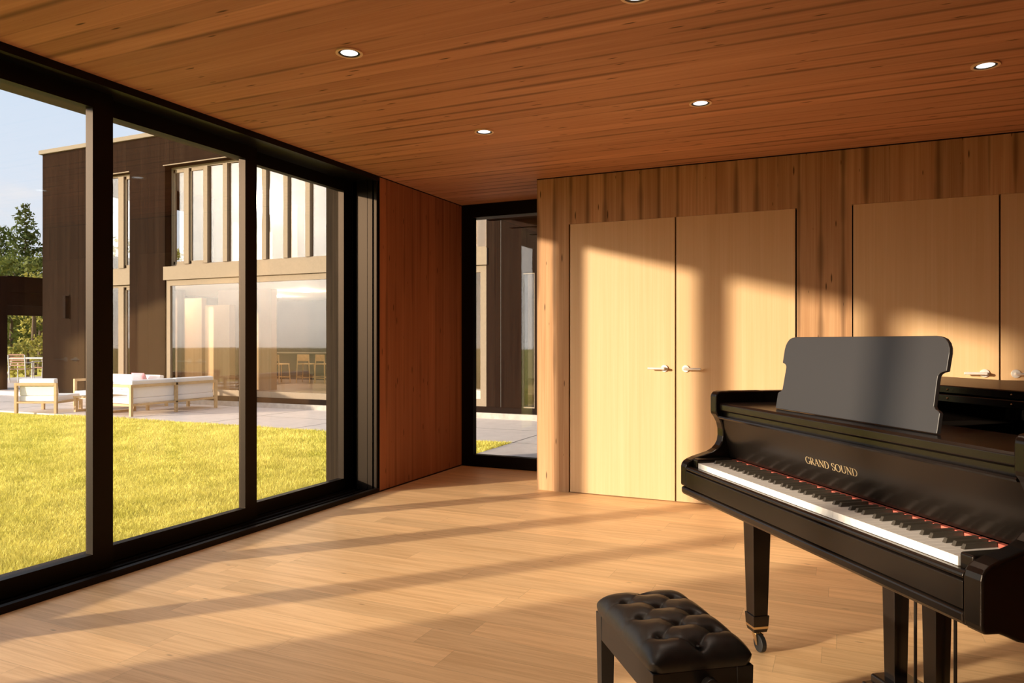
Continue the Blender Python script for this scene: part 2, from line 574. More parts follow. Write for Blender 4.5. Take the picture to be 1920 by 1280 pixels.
# wall_back: panels, header and the recess behind the flush doors
wb = MB().box(-2.248, -1.977, YD, YB - 0.01, 0, H)
wb.box(-1.977, XR, YD, YB - 0.01, 2.118, H)
wb.box(-0.294, 0.054, YD, YB - 0.01, 0, 2.118)
wb.box(1.735, XR, YD, YB - 0.01, 0, 2.118)
wb = struct('wall_back', wb, M['wall_x'])
MB().box(-1.977, 1.735, YD + 0.05, YB - 0.02, 0, 2.118).build('recess', M['gap'], wb)
MB().box(-2.235, -1.985, YD + 0.004, YD + 0.02, 0.0, 0.012).box(-0.29, 0.05, YD + 0.004, YD + 0.02, 0.0, 0.012).build('shadow_gap_strip', M['gap'], wb)  # flat dark strips imitating shadow gaps along the wall edges
MB().box(-2.249, XR, YD - 0.0015, YD, H - 0.008, H).build('shadow_gap_strip', M['gap'], wb)
MB().box(XW, XW + 0.0015, 4.845, YB, H - 0.008, H).build('shadow_gap_strip', M['gap'], wl)
MB().box(XW, XW + 0.0015, 4.845, YB, 0, 0.010).build('shadow_gap_strip', M['gap'], wl)
# room side of the short wall over the narrow window
struct('trim_1', MB().box(-2.02, XR, YB - 0.01, YB + 0.25, 0, H), M['wall_x'])

# flush oak doors with lever handles
for n, (x0, x1, hx, s) in enumerate([(-1.965, -1.142, -1.217, -1), (-1.130, -0.305, -1.059, 1), (0.062, 0.892, 0.815, -1), (0.903, 1.725, 0.981, 1)], 1):
    d = struct('door_%d' % n, MB().box(x0, x1, YD + 0.001, YD + 0.045, 0.006, 2.1165), M['door'])
    z = 0.991
    ro = MB().tube((hx, YD + 0.002, z), (hx, YD - 0.009, z), 0.026, n=32)
    h = ro.build('door_handle', M['nickel'], d, 0.0015)
    lv = MB().tube((hx, YD - 0.008, z), (hx, YD - 0.052, z), 0.0095, n=16)
    lv.tube((hx - s * 0.009, YD - 0.046, z), (hx + s * 0.116, YD - 0.046, z), 0.0088, n=16)
    lv.build('lever', M['nickel'], h, 0.002)

# ------------------------------------------------------------------ window_1: four sliding glass panels on four tracks
fr = MB()
fr.box(-3.378, XW, 0.40, 4.845, 0.0, 0.034)                  # inner lip of the sill
fr.box(-3.90, -3.378, 0.30, 4.845, -0.04, 0.008)
for x in (-3.452, -3.517, -3.582, -3.640):
    fr.box(x - 0.006, x + 0.006, 0.45, 4.845, 0.008, 0.02)
fr.box(-3.378, XW, 0.40, 4.845, 2.462, H)                    # head lip
fr.box(-3.92, -3.378, 0.26, 4.88, 2.478, H)
# far jamb with its grooves
for x0, x1, y in ((-3.381, -3.356, 4.817), (-3.442, -3.397, 4.817), (-3.545, -3.446, 4.817)):
    fr.box(x0, x1, y, 4.87, 0.008, 2.478)
fr.box(-3.66, XW - 0.0005, 4.845, 4.87, 0.008, 2.478)
# near jamb
fr.box(-3.66, XW - 0.0005, 0.40, 0.45, 0.008, 2.478)
w1 = struct('window_1', fr, M['frame'])
XS = (3.424, 3.487, 3.550, 3.610)
PY = ((0.45, 0.56, 1.42, 1.53), (1.462, 1.566, 2.515, 2.629), (2.56, 2.665, 3.624, 3.727), (3.682, 3.774, 4.734, 4.843))
for xi, (y0, ya, yb, y1) in zip(XS, PY):
    a, b = -xi - 0.053, -xi
    p = MB().box(a, b, y0, ya, 0.02, 2.474)
    p.box(a, b, yb, y1, 0.02, 2.474)
    p.box(a, b, ya, yb, 0.02, 0.105)
    p.box(a, b, ya, yb, 2.387, 2.474)
    s = p.build('sash', M['frame'], w1)
    MB().box(-xi - 0.032, -xi - 0.022, ya - 0.01, yb + 0.01, 0.10, 2.392).build('pane', M['glass'], s)

# window_2: the narrow fixed window in the corner
f2 = MB().box(XW + 0.0, -3.222, YB - 0.02, YB + 0.05, 0.0, H)
f2.box(-3.222, -2.02, YB - 0.02, YB + 0.05, 0.0, 0.113)
f2.box(-3.222, -2.02, YB - 0.02, YB + 0.05, 2.375, H)
f2.box(-2.10, -2.02, YB - 0.02, YB + 0.05, 0.113, 2.375)
f2.box(XW, -2.02, YB + 0.05, YB + 0.30, -0.3, 0.0)
f2.box(-3.60, -2.02, YB + 0.05, YB + 0.37, 2.42, H)
w2 = struct('window_2', f2, M['frame'])
MB().box(-3.225, -2.05, YB + 0.012, YB + 0.022, 0.108, 2.38).build('pane', M['glass'], w2)

# window_3: the next opening of the window wall, behind the camera
f3 = MB().box(-3.50, -3.42, -0.37, -0.32, 0, H).box(-3.50, XW, -2.62, -2.56, 0, H)
f3.box(-3.50, XW, -2.56, -0.37, 0, 0.105).box(-3.50, XW, -2.56, -0.37, 2.387, H)
f3.box(-3.50, -3.43, -1.56, -1.44, 0.105, 2.387)
f3.box(-3.66, -3.50, -2.62, -0.32, -0.1, 0.0).box(-3.92, -3.50, -2.62, -0.32, 2.478, H)
w3 = struct('window_3', f3, M['frame'])
MB().box(-3.47, -3.46, -2.57, -0.36, 0.10, 2.39).build('pane', M['glass'], w3)

# ------------------------------------------------------------------ recessed ceiling lights
LAMP_W = 20.0
LAMPS = [(-2.036, 2.710, 'lit round downlight in the wood ceiling, largest one nearest the sliding windows'),
         (-2.036, 4.075, 'lit round downlight in the wood ceiling above the narrow corner window'),
         (-0.7125, 4.075, 'lit round downlight in the wood ceiling above the middle pair of oak doors'),
         (0.6135, 4.075, 'lit round downlight in the wood ceiling above the grand piano'),
         (-0.7125, 2.710, 'round downlight cut by the top edge of the picture'),
         (-2.036, 1.345, 'round fill downlight added out of view over the near end of the sliding windows'),  # from here on: unseen lamps added to even out the floor light
         (-0.7125, 1.345, 'round fill downlight added out of view over the piano bench'),
         (-2.036, -0.020, 'round fill downlight added out of view beside the timber pier of the window wall'),
         (-0.7125, -0.020, 'round fill downlight added out of view straight over the viewer')]
for x, y, lab in LAMPS:
    t = empty('downlight', (x, y, H), lab, 'ceiling light', 'downlights in the wood ceiling')
    MB().ring((x, y), 0.049, 0.061, H - 0.007, H + 0.001, 40).build('trim_ring', M['lamp_ring'], t, 0.001)
    MB().ring((x, y), 0.0385, 0.0492, H - 0.004, H + 0.001, 40).build('baffle', M['lamp_baffle'], t)
    MB().tube((x, y, H + 0.001), (x, y, H - 0.0025), 0.0387, n=40).build('lens', M['lamp'], t)
    ld = bpy.data.lights.new('downlight_beam', 'SPOT')
    ld.energy = LAMP_W
    ld.color = (1.0, 0.86, 0.70)
    ld.spot_size = R(100)
    ld.spot_blend = 0.9
    ld.shadow_soft_size = 0.04
    lo = bpy.data.objects.new('downlight_beam', ld)
    COL.objects.link(lo)
    lo.parent = t
    lo.location = (0, 0, -0.045)

# ------------------------------------------------------------------ grand piano (own axes: x along the keyboard, y into the case, z up)
PA = R(-53.74)
PIANO_AT = (-0.5, 2.812, 0.0)
piano = empty('grand_piano', PIANO_AT, 'black lacquered grand piano with open keyboard and raised music desk', 'piano', rz=PA, world=False)
UL, UR = -0.092, 1.317
KT = 0.7315


def catmull(pts, n=8):
    out = []
    P = [Vector(p) for p in pts]
    for i in range(len(P) - 1):
        p0 = P[i - 1] if i > 0 else P[0] * 2 - P[1]
        p1, p2 = P[i], P[i + 1]
        p3 = P[i + 2] if i + 2 < len(P) else P[-1] * 2 - P[-2]
        for k in range(n):
            t = k / n
            out.append(0.5 * ((2 * p1) + (p2 - p0) * t + (2 * p0 - 5 * p1 + 4 * p2 - p3) * t * t + (3 * p1 - p0 - 3 * p2 + p3) * t ** 3))
    out.append(P[-1])
    return [(p.x, p.y) for p in out]


def outline(grow, y0):
    """plan of the case, from the bass front round the tail to the treble front"""
    curve = catmull([(UL - grow, y0), (UL - grow, 0.9), (UL - grow, 1.30), (-0.02, 1.50 + grow), (0.20, 1.58 + grow), (0.42, 1.57 + grow), (0.62 + grow, 1.46 + grow),
                     (0.80 + grow, 1.22), (0.98 + grow, 1.02), (1.18 + grow, 0.88), (UR + grow, 0.70), (UR + grow, y0)], 8)
    return curve


# rim
o_out, o_in = outline(0.0, 0.15), outline(-0.045, 0.15)
n = len(o_out)
mb = MB()
vs = [(x, y, 0.56) for x, y in o_out] + [(x, y, 0.999) for x, y in o_out] + [(x, y, 0.999) for x, y in o_in] + [(x, y, 0.56) for x, y in o_in]
fs = []
for k in range(4):
    k2 = (k + 1) % 4
    for i in range(n - 1):
        fs.append((k * n + i, k * n + i + 1, k2 * n + i + 1, k2 * n + i))
fs += [(0, n, 2 * n, 3 * n), (n - 1, 4 * n - 1, 3 * n - 1, 2 * n - 1)]
mb.add(vs, fs)
rim = mb.build('rim', M['lacquer'], piano, 0.006)
MB().prism(outline(-0.044, 0.30), 0.58, 0.62).build('soundboard', M['lacquer'], piano)
MB().prism(outline(-0.044, 0.40), 0.84, 0.86).build('plate', M['gap'], piano)
# cheeks (the two arms beside the keys)
arm = [(-0.03, 0.634), (-0.030, 0.708), (-0.027, 0.720), (-0.020, 0.729), (-0.008, 0.737), (0.018, 0.747), (0.051, 0.756), (0.078, 0.764), (0.098, 0.775), (0.112, 0.789), (0.121, 0.805),
       (0.1245, 0.825), (0.1240, 0.852), (0.118, 0.876), (0.107, 0.897), (0.097, 0.910), (0.095, 0.920), (0.095, 0.978), (0.098, 0.989), (0.106, 0.996), (0.118, 0.999), (0.30, 0.999),
       (0.30, 0.56), (0.15, 0.560), (0.10, 0.567), (0.06, 0.577), (0.035, 0.590), (0.032, 0.634)]
arm_r = [(-0.021, 0.598), (-0.028, 0.606), (-0.03, 0.616)] + arm[1:-2] + [(0.035, 0.589), (0.015, 0.597)]
for a, b, pf in ((UL, -0.043, arm), (1.268, UR, arm_r)):
    MB().prism(pf, a, b, 'X').build('cheek', M['lacquer'], piano, 0.007, segs=3)
# key bed with rounded lower moulding
kb = MB().prism([(-0.026, 0.632), (-0.030, 0.624), (-0.029, 0.610), (-0.022, 0.600), (-0.010, 0.597), (0.03, 0.597), (0.03, 0.632)], UL + 0.006, 1.269, 'X')
kb.box(-0.043, 1.268, 0.03, 0.30, 0.597, 0.634)
kb.build('keybed', M['lacquer'], piano, 0.006)
ks = MB().prism([(-0.029, 0.635), (-0.029, 0.694), (-0.024, 0.6965), (0.0, 0.6965), (0.0, 0.635)], -0.0425, 1.2675, 'X')
ks.prism([(-0.026, 0.698), (-0.029, 0.703), (-0.027, 0.710), (-0.021, 0.7135), (-0.010, 0.7135), (-0.005, 0.710), (-0.005, 0.698)], -0.0425, 1.2675, 'X')
ks.build('key_slip', M['lacquer'], piano, 0.002)
MB().box(-0.002, 1.227, -0.002, 0.155, 0.692, 0.7085).build('key_frame', M['key_wood'], piano)
for a, b in ((-0.0425, -0.004), (1.229, 1.2675)):
    MB().box(a, b, -0.002, 0.15, 0.697, 0.7445).build('key_block', M['lacquer'], piano, 0.007, segs=3)
M['lacquer'].node_tree.nodes['Principled BSDF'].inputs['Specular Tint'].default_value = (1.0, 0.84, 0.68, 1)
# 52 white keys and 36 black keys
KW = 1.225 / 52
white0 = MB().box(0.0002, KW - 0.0002, 0.0, 0.143, 0.711, KT).build('white_key', M['ivory'], piano, 0.0006)
for i in range(1, 52):
    k = white0.copy()
    COL.objects.link(k)
    k.location = (i * KW, 0, 0)
bk = MB()
bk.add([(-0.0056, 0.052, KT - 0.001), (0.0056, 0.052, KT - 0.001), (0.0056, 0.142, KT - 0.001), (-0.0056, 0.142, KT - 0.001),
        (-0.0045, 0.0585, KT + 0.0115), (0.0045, 0.0585, KT + 0.0115), (0.0045, 0.142, KT + 0.0115), (-0.0045, 0.142, KT + 0.0115)],
       [(0, 3, 2, 1), (4, 5, 6, 7), (0, 1, 5, 4), (1, 2, 6, 5), (2, 3, 7, 6), (3, 0, 4, 7)])
black0 = bk.build('black_key', M['ebony'], piano, 0.0014)
first = True
names = 'ABCDEFG'
for i in range(51):
    c = names[i % 7]
    if c in 'BE':
        continue
    off = {'A': 0.0022, 'C': -0.0022, 'D': 0.0022, 'F': -0.003, 'G': 0.0}[c]
    k = black0 if first else black0.copy()
    if not first:
        COL.objects.link(k)
    first = False
    k.location = ((i + 1) * KW + off, 0, 0)
MB().box(-0.004, 1.229, 0.1435, 0.158, 0.72, 0.7395).build('felt_strip', M['felt'], piano)
# fallboard, slightly hollow, with the lettering
FB0, FB1 = (0.156, 0.737), (0.121, 0.895)
fb = [(FB0[0], 0.743), (0.1525, 0.755), (0.144, 0.785), (0.1365, 0.82), (0.129, 0.857), (FB1[0], FB1[1]), (0.145, 0.895), (0.18, 0.737)]
fall = MB().prism(fb, -0.0428, 1.2678, 'X').build('fallboard', M['lacquer'], piano, 0.001)
fr2 = MB().prism([(0.113, 0.905), (0.105, 0.9035), (0.103, 0.899), (0.106, 0.894), (0.118, 0.893), (0.15, 0.893), (0.15, 0.905)], -0.0428, 1.2678, 'X')
fr2.box(-0.0428, 1.2678, 0.125, 0.16, 0.904, 0.92)
fr2.build('fallboard_rail', M['lacquer'], piano)


def ribbon(pts, lo=0.035, hi=0.125, force=None):
    """one pen stroke: thin where it runs flat, thick where it runs upright"""
    P = [Vector(p) for p in pts]
    L, Rr = [], []
    for i, p in enumerate(P):
        d = (P[min(i + 1, len(P) - 1)] - P[max(i - 1, 0)]).normalized()
        h = 0.5 * (force if force else lo + (hi - lo) * abs(d.y) ** 1.3)
        nrm = Vector((-d.y, d.x))
        L.append(p + nrm * h)
        Rr.append(p - nrm * h)
    return L, Rr


def arc(cx, cy, rx, ry, a0, a1, n=18):
    return [(cx + rx * math.cos(R(a0 + (a1 - a0) * i / n)), cy + ry * math.sin(R(a0 + (a1 - a0) * i / n))) for i in range(n + 1)]


TH, TN = 0.13, 0.05


def sr(x, y, w=0.26):
    return ([(x - w / 2, y), (x + w / 2, y)], 0.04)


GL = {
    'G': (0.84, [(arc(0.44, 0.5, 0.38, 0.5, 42, 318), None), ([(0.74, 0.40), (0.74, 0.10)], TH), sr(0.74, 0.40), ([(0.71, 0.98), (0.73, 0.74)], TN)]),
    'R': (0.78, [([(0.18, 0), (0.18, 1)], TH), sr(0.18, 0.02), sr(0.14, 0.98), ([(0.18, 0.98)] + arc(0.34, 0.75, 0.25, 0.23, 90, -90, 12) + [(0.18, 0.52)], None), ([(0.36, 0.50), (0.72, 0.02)], TH), sr(0.75, 0.02, 0.2)]),
    'A': (0.84, [([(0.10, 0), (0.42, 1)], TN), ([(0.42, 1), (0.74, 0)], TH), ([(0.22, 0.34), (0.62, 0.34)], 0.045), sr(0.10, 0.02), sr(0.74, 0.02)]),
    'N': (0.90, [([(0.16, 0), (0.16, 1)], TN), ([(0.16, 0.98), (0.76, 0.02)], TH), ([(0.76, 0), (0.76, 1)], TN), sr(0.16, 0.02), sr(0.12, 0.98, 0.2), sr(0.76, 0.98)]),
    'D': (0.88, [([(0.18, 0), (0.18, 1)], TH), sr(0.16, 0.02), sr(0.16, 0.98), ([(0.18, 0.98), (0.32, 0.98)] + arc(0.34, 0.5, 0.44, 0.48, 90, -90, 16) + [(0.32, 0.02), (0.18, 0.02)], None)]),
    'S': (0.62, [(arc(0.31, 0.75, 0.22, 0.24, 40, 250, 14) + arc(0.30, 0.26, 0.24, 0.25, 80, -140, 14), None), ([(0.50, 0.98), (0.51, 0.76)], TN), ([(0.10, 0.02), (0.09, 0.26)], TN)]),
    'O': (0.92, [(arc(0.45, 0.5, 0.39, 0.5, 0, 360, 32), None)]),
    'U': (0.88, [([(0.18, 1), (0.18, 0.32)], TH), (arc(0.46, 0.32, 0.28, 0.31, 180, 360, 16), None), ([(0.74, 0.32), (0.74, 1)], TN), sr(0.18, 0.98), sr(0.74, 0.98)]),
    ' ': (0.42, [])}
txt = 'GRAND SOUND'
tot = sum(GL[c][0] for c in txt)
TX0, TX1, TZ0, TZ1 = 0.474, 0.722, 0.8045, 0.8265
sxl = (TX1 - TX0) / tot
mb = MB()
cx = 0.0
for c in txt:
    w, strokes = GL[c]
    for pts, force in strokes:
        L, Rr = ribbon(pts, force=force)
        k = len(L)
        vs = []
        for lift in (0.0002, 0.0011):
            for p in L + Rr:
                z = TZ0 + p.y * (TZ1 - TZ0)
                yy = 0.144 + (z - 0.785) * (0.1365 - 0.144) / (0.82 - 0.785) - lift
                vs.append((TX0 + (cx + p.x) * sxl, yy, z))
        fs = []
        m2 = 2 * k
        for i in range(k - 1):
            fs.append((m2 + i, m2 + i + 1, m2 + k + i + 1, m2 + k + i))
            fs.append((i, i + 1, m2 + i + 1, m2 + i))
            fs.append((k + i, m2 + k + i, m2 + k + i + 1, k + i + 1))
        fs += [(0, m2, m2 + k, k), (k - 1, k + k - 1, m2 + k + k - 1, m2 + k - 1)]
        mb.add(vs, fs)
    cx += w
lt = mb.build('lettering', M['gold'], fall)
lt['label'] = 'gold serif words GRAND SOUND'
# music shelf and desk
sh = MB().prism([(0.118, 0.921), (0.110, 0.928), (0.110, 0.948), (0.1165, 0.9555), (0.375, 0.9555), (0.375, 0.921)], -0.0428, 1.2678, 'X')
sh.build('music_shelf', M['lacquer'], piano, 0.002)
half = [(0.365, 0.0), (0.365, 0.053), (0.358, 0.0585), (0.348, 0.062), (0.342, 0.069), (0.340, 0.14), (0.3405, 0.147), (0.344, 0.153), (0.352, 0.1575), (0.366, 0.161), (0.3665, 0.208),
        (0.364, 0.222), (0.357, 0.235), (0.346, 0.2455), (0.331, 0.251), (0.314, 0.2525)]
poly = [(0.61 + a, b) for a, b in half] + [(0.61 - a, b) for a, b in half[::-1]]
n = len(poly)
tl = R(10)
vs = []
for th in (0.0, 0.012):
    for a, b in poly:
        vs.append((a, 0.172 + b * math.sin(tl) + th * math.cos(tl), 0.9565 + b * math.cos(tl) - th * math.sin(tl) + 0.002))
mb = MB()
mb.add(vs, [tuple(range(n)), tuple(range(n, 2 * n))[::-1]] + [(i, i + n, (i + 1) % n + n, (i + 1) % n) for i in range(n)])
desk = mb.build('music_desk', M['lacquer_desk'], piano, 0.002)
MB().box(0.60, 0.62, 0.22, 0.30, 0.9555, 0.9615).tube((0.61, 0.208, 1.05), (0.61, 0.29, 0.962), 0.005).build('prop_bar', M['dark_metal'], desk)
# lid with its front flap folded back on top
lo = outline(0.010, 0.55)
lid = MB().prism(lo, 1.0005, 1.0265).build('lid', M['lacquer'], piano, 0.004)
fl = MB().box(UL - 0.01, UR + 0.01, 0.55, 1.0, 1.0285, 1.054)
flap = fl.build('lid_flap', M['lacquer'], piano, 0.004)
for u in (0.60, 0.83, 1.15):
    for z in (1.0135, 1.041):
        MB().ball((u, 0.5490, z), 0.0032, 0.0022, 0.0032).build('hinge_pin', M['brass'], flap if z > 1.03 else lid)


def piano_leg(u, w, ang):
    lg = MB().frustum(u, w, 0.135, 0.60, 0.029, 0.040)
    l = lg.build('leg', M['lacquer'], piano, 0.002)
    MB().frustum(u, w, 0.098, 0.140, 0.031, 0.0335).build('collar', M['lacquer'], l, 0.002)
    MB().frustum(u, w, 0.089, 0.098, 0.0298, 0.0306).build('brass_band', M['brass'], l)
    MB().frustum(u, w, 0.075, 0.089, 0.026, 0.0292).build('ferrule', M['lacquer'], l)
    c, s = math.cos(ang), math.sin(ang)
    cx, cy = u + 0.022 * c, w + 0.022 * s
    wn = Vector((-s, c, 0))
    p = Vector((cx, cy, 0.033))
    MB().tube(p - wn * 0.010, p + wn * 0.010, 0.033, n=28).build('wheel', M['rubber'], l, 0.003)
    fk = MB().tube((u, w, 0.058), (u, w, 0.076), 0.013, n=16)
    for sg in (-1, 1):
        q = p + wn * (0.013 * sg)
        a = Vector((u, w, 0.066)) + wn * (0.013 * sg)
        d1 = Vector((c, s, 0)) * 0.012
        vs = [a - d1, a + d1 * 1.6, q + d1 * 0.4 - Vector((0, 0, 0.006)), q - d1 * 0.4 - Vector((0, 0, 0.006))]
        vs2 = [v + wn * (0.003 * sg) for v in vs]
        fk.add(vs + vs2, [(0, 1, 2, 3), (7, 6, 5, 4), (0, 4, 5, 1), (1, 5, 6, 2), (2, 6, 7, 3), (3, 7, 4, 0)])
    fk.build('caster_fork', M['brass'], l)
    return l


piano_leg(-0.014, 0.253, R(0))
piano_leg(1.239, 0.253, R(0))
piano_leg(0.33, 1.36, R(40))
# pedal lyre
ly = MB().box(0.465, 0.76, 0.345, 0.505, 0.05, 0.088).build('pedal_box', M['lacquer'], piano, 0.006)
MB().box(0.480, 0.745, 0.365, 0.488, 0.088, 0.118).build('box_moulding', M['lacquer'], ly, 0.008, segs=3)
for u in (0.531, 0.700):
    MB().frustum(u, 0.42, 0.115, 0.60, 0.0235, 0.0305).build('lyre_post', M['lacquer'], piano, 0.002)
for u in (0.592, 0.638, 0.748):
    MB().tube((u, 0.44, 0.085 if u < 0.7 else 0.06), (u, 0.44, 0.60), 0.0048, n=10).build('pedal_rod', M['dark_metal'], piano)
for u in (0.56, 0.6125, 0.665):
    pd = MB().box(u - 0.010, u + 0.010, 0.275, 0.36, 0.052, 0.060)
    pd.tube((u, 0.275, 0.052), (u, 0.275, 0.060), 0.018, n=20)
    pd.build('pedal', M['brass'], piano, 0.002)

# ------------------------------------------------------------------ piano bench
bench = empty('piano_bench', PIANO_AT, 'black tufted leather piano bench in front of the keyboard', 'bench', rz=PA, world=False)
B0, B1, C0, C1 = 0.466, 0.903, -0.563, -0.292
ap = MB().box(B0 + 0.004, B1 - 0.004, C0 + 0.004, C0 + 0.026, 0.313, 0.385).box(B0 + 0.004, B1 - 0.004, C1 - 0.026, C1 - 0.004, 0.313, 0.385)
ap.box(B0 + 0.004, B0 + 0.026, C0 + 0.026, C1 - 0.026, 0.313, 0.385).box(B1 - 0.026, B1 - 0.004, C0 + 0.026, C1 - 0.026, 0.313, 0.385)
ap.box(B0 + 0.02, B1 - 0.02, C0 + 0.02, C1 - 0.02, 0.36, 0.383)
ap.build('apron', M['bench_wood'], bench, 0.002)
for u in (B0 + 0.024, B1 - 0.024):
    for w in (C0 + 0.024, C1 - 0.024):
        MB().frustum(u, w, 0.0, 0.385, 0.0165, 0.0225).build('leg', M['bench_wood'], bench, 0.002)
for u0, s in ((B1 - 0.004, 1), (B0 + 0.004, -1)):
    kn = MB().tube((u0, -0.42, 0.352), (u0 + s * 0.012, -0.42, 0.352), 0.010, n=20)
    kn.tube((u0 + s * 0.010, -0.42, 0.352), (u0 + s * 0.032, -0.42, 0.352), 0.021, n=28)
    kn.build('height_knob', M['bench_wood'], bench, 0.003)
TUFT = [(0.512, -0.428), (0.571, -0.503), (0.562, -0.353), (0.630, -0.428), (0.695, -0.503), (0.693, -0.353), (0.755, -0.428), (0.818, -0.503), (0.808, -0.353), (0.872, -0.428)]
CREASE = []
for i in range(len(TUFT)):
    for j in range(i + 1, len(TUFT)):
        dx, dy = TUFT[i][0] - TUFT[j][0], TUFT[i][1] - TUFT[j][1]
        if 0.07 < math.hypot(dx, dy) < 0.112 and abs(dy) > 0.03:
            CREASE.append((TUFT[i], TUFT[j]))
for (u, w) in TUFT:                                         # seams that run out over the edge
    if w < -0.48:
        CREASE.append(((u, w), (u - 0.004, C0 - 0.01)))
    elif w > -0.38:
        CREASE.append(((u, w), (u + 0.004, C1 + 0.01)))
CREASE.append((TUFT[9], (B1 + 0.01, -0.428)))
CREASE.append((TUFT[0], (B0 - 0.01, -0.428)))
NX, NY = 150, 96
cxm, cym = (B0 + B1) / 2, (C0 + C1) / 2
ax, ay = (B1 - B0) / 2 + 0.004, (C1 - C0) / 2 + 0.004
S, T = np.meshgrid(np.linspace(-1, 1, NX), np.linspace(-1, 1, NY), indexing='ij')


def sq(s):
    return np.sign(s) * (1 - (1 - np.abs(s)) ** 1.6)


S2, T2 = sq(S), sq(T)
ex = np.clip(1 - np.abs(S2) ** 10, 0, 1) ** 0.45
ey = np.clip(1 - np.abs(T2) ** 7, 0, 1) ** 0.45
prof = ex * ey
# rounded plan corners
rr = np.maximum(np.abs(S2) - 0.86, 0) / 0.14
tt = np.maximum(np.abs(T2) - 0.78, 0) / 0.22
ln = np.sqrt(rr ** 2 + tt ** 2)
k = np.where(ln > 1, 1 / np.maximum(ln, 1e-6), 1)
Xc = np.sign(S2) * (np.minimum(np.abs(S2), 0.86) + 0.14 * rr * k)
Yc = np.sign(T2) * (np.minimum(np.abs(T2), 0.78) + 0.22 * tt * k)
X = cxm + Xc * ax * (0.975 + 0.025 * np.sin(np.clip(prof, 0, 1) * math.pi))
Y = cym + Yc * ay * (0.965 + 0.035 * np.sin(np.clip(prof, 0, 1) * math.pi))
Z = 0.386 + 0.058 * prof + 0.012 * prof * (1 - (S2 ** 2 + T2 ** 2) / 2)
dep = np.zeros_like(Z)
for (u, w) in TUFT:
    d2 = (X - u) ** 2 + (Y - w) ** 2
    dep = np.maximum(dep, 0.017 * np.exp(-d2 / 0.013 ** 2) + 0.0085 * np.exp(-d2 / 0.036 ** 2))
cre = np.zeros_like(Z)
for (a, b) in CREASE:
    ax_, ay_ = b[0] - a[0], b[1] - a[1]
    L2 = ax_ ** 2 + ay_ ** 2
    tpar = np.clip(((X - a[0]) * ax_ + (Y - a[1]) * ay_) / L2, 0, 1)
    d2 = (X - a[0] - tpar * ax_) ** 2 + (Y - a[1] - tpar * ay_) ** 2
    cre = np.maximum(cre, 0.0025 * np.exp(-d2 / 0.004 ** 2) + 0.0025 * np.exp(-d2 / 0.016 ** 2))
Z = Z - (dep + cre) * np.clip(prof, 0, 1)
vs = np.stack([X, Y, Z], -1).reshape(-1, 3).tolist()
fs = [(i * NY + j, (i + 1) * NY + j, (i + 1) * NY + j + 1, i * NY + j + 1) for i in range(NX - 1) for j in range(NY - 1)]
cu = MB().add(vs, fs).build('cushion', M['leather'], bench, smooth=True)
for (u, w) in TUFT:
    MB().ball((u, w, 0.4305), 0.0075, 0.0075, 0.004).build('button', M['leather'], cu, smooth=True)

# ------------------------------------------------------------------ outside: ground, lawn, terrace
G = -0.25
struct('ground', MB().box(-140, 90, -110, 120, G - 0.5, G - 0.03), M['soil'])
pt = MB().box(-22.5, 4.0, 9.5, 12.27, G - 0.2, G).box(-4.3, 4.0, 6.95, 9.497, G - 0.2, G).box(-28, -19.05, 12.27, 24, G - 0.2, -0.14)
pt = struct('patio', pt, M['concrete'])
jn = MB()
for x in (-20.3, -18.3, -16.3, -14.3, -12.3, -10.3, -8.3, -6.3, -4.3):
    jn.box(x - 0.006, x + 0.006, 9.5, 12.25, G, G + 0.0015)
jn.box(-22.5, 4, 10.88, 10.892, G, G + 0.0014)
jn.box(-4.3, 4.0, 9.492, 9.504, G, G + 0.0016)
jn.build('paving_joint', M['joint'], pt)
soil = MB().prism([(-3.93, 9.46), (-12.6, 9.52), (-14.2, 9.36), (-15.4, 9.05), (-17.5, 8.2), (-24, 5.0), (-40, -2), (-40, -20), (-3.93, -20)], G - 0.06, G - 0.012, 'Z')
struct('lawn_bed', soil, M['soil'])


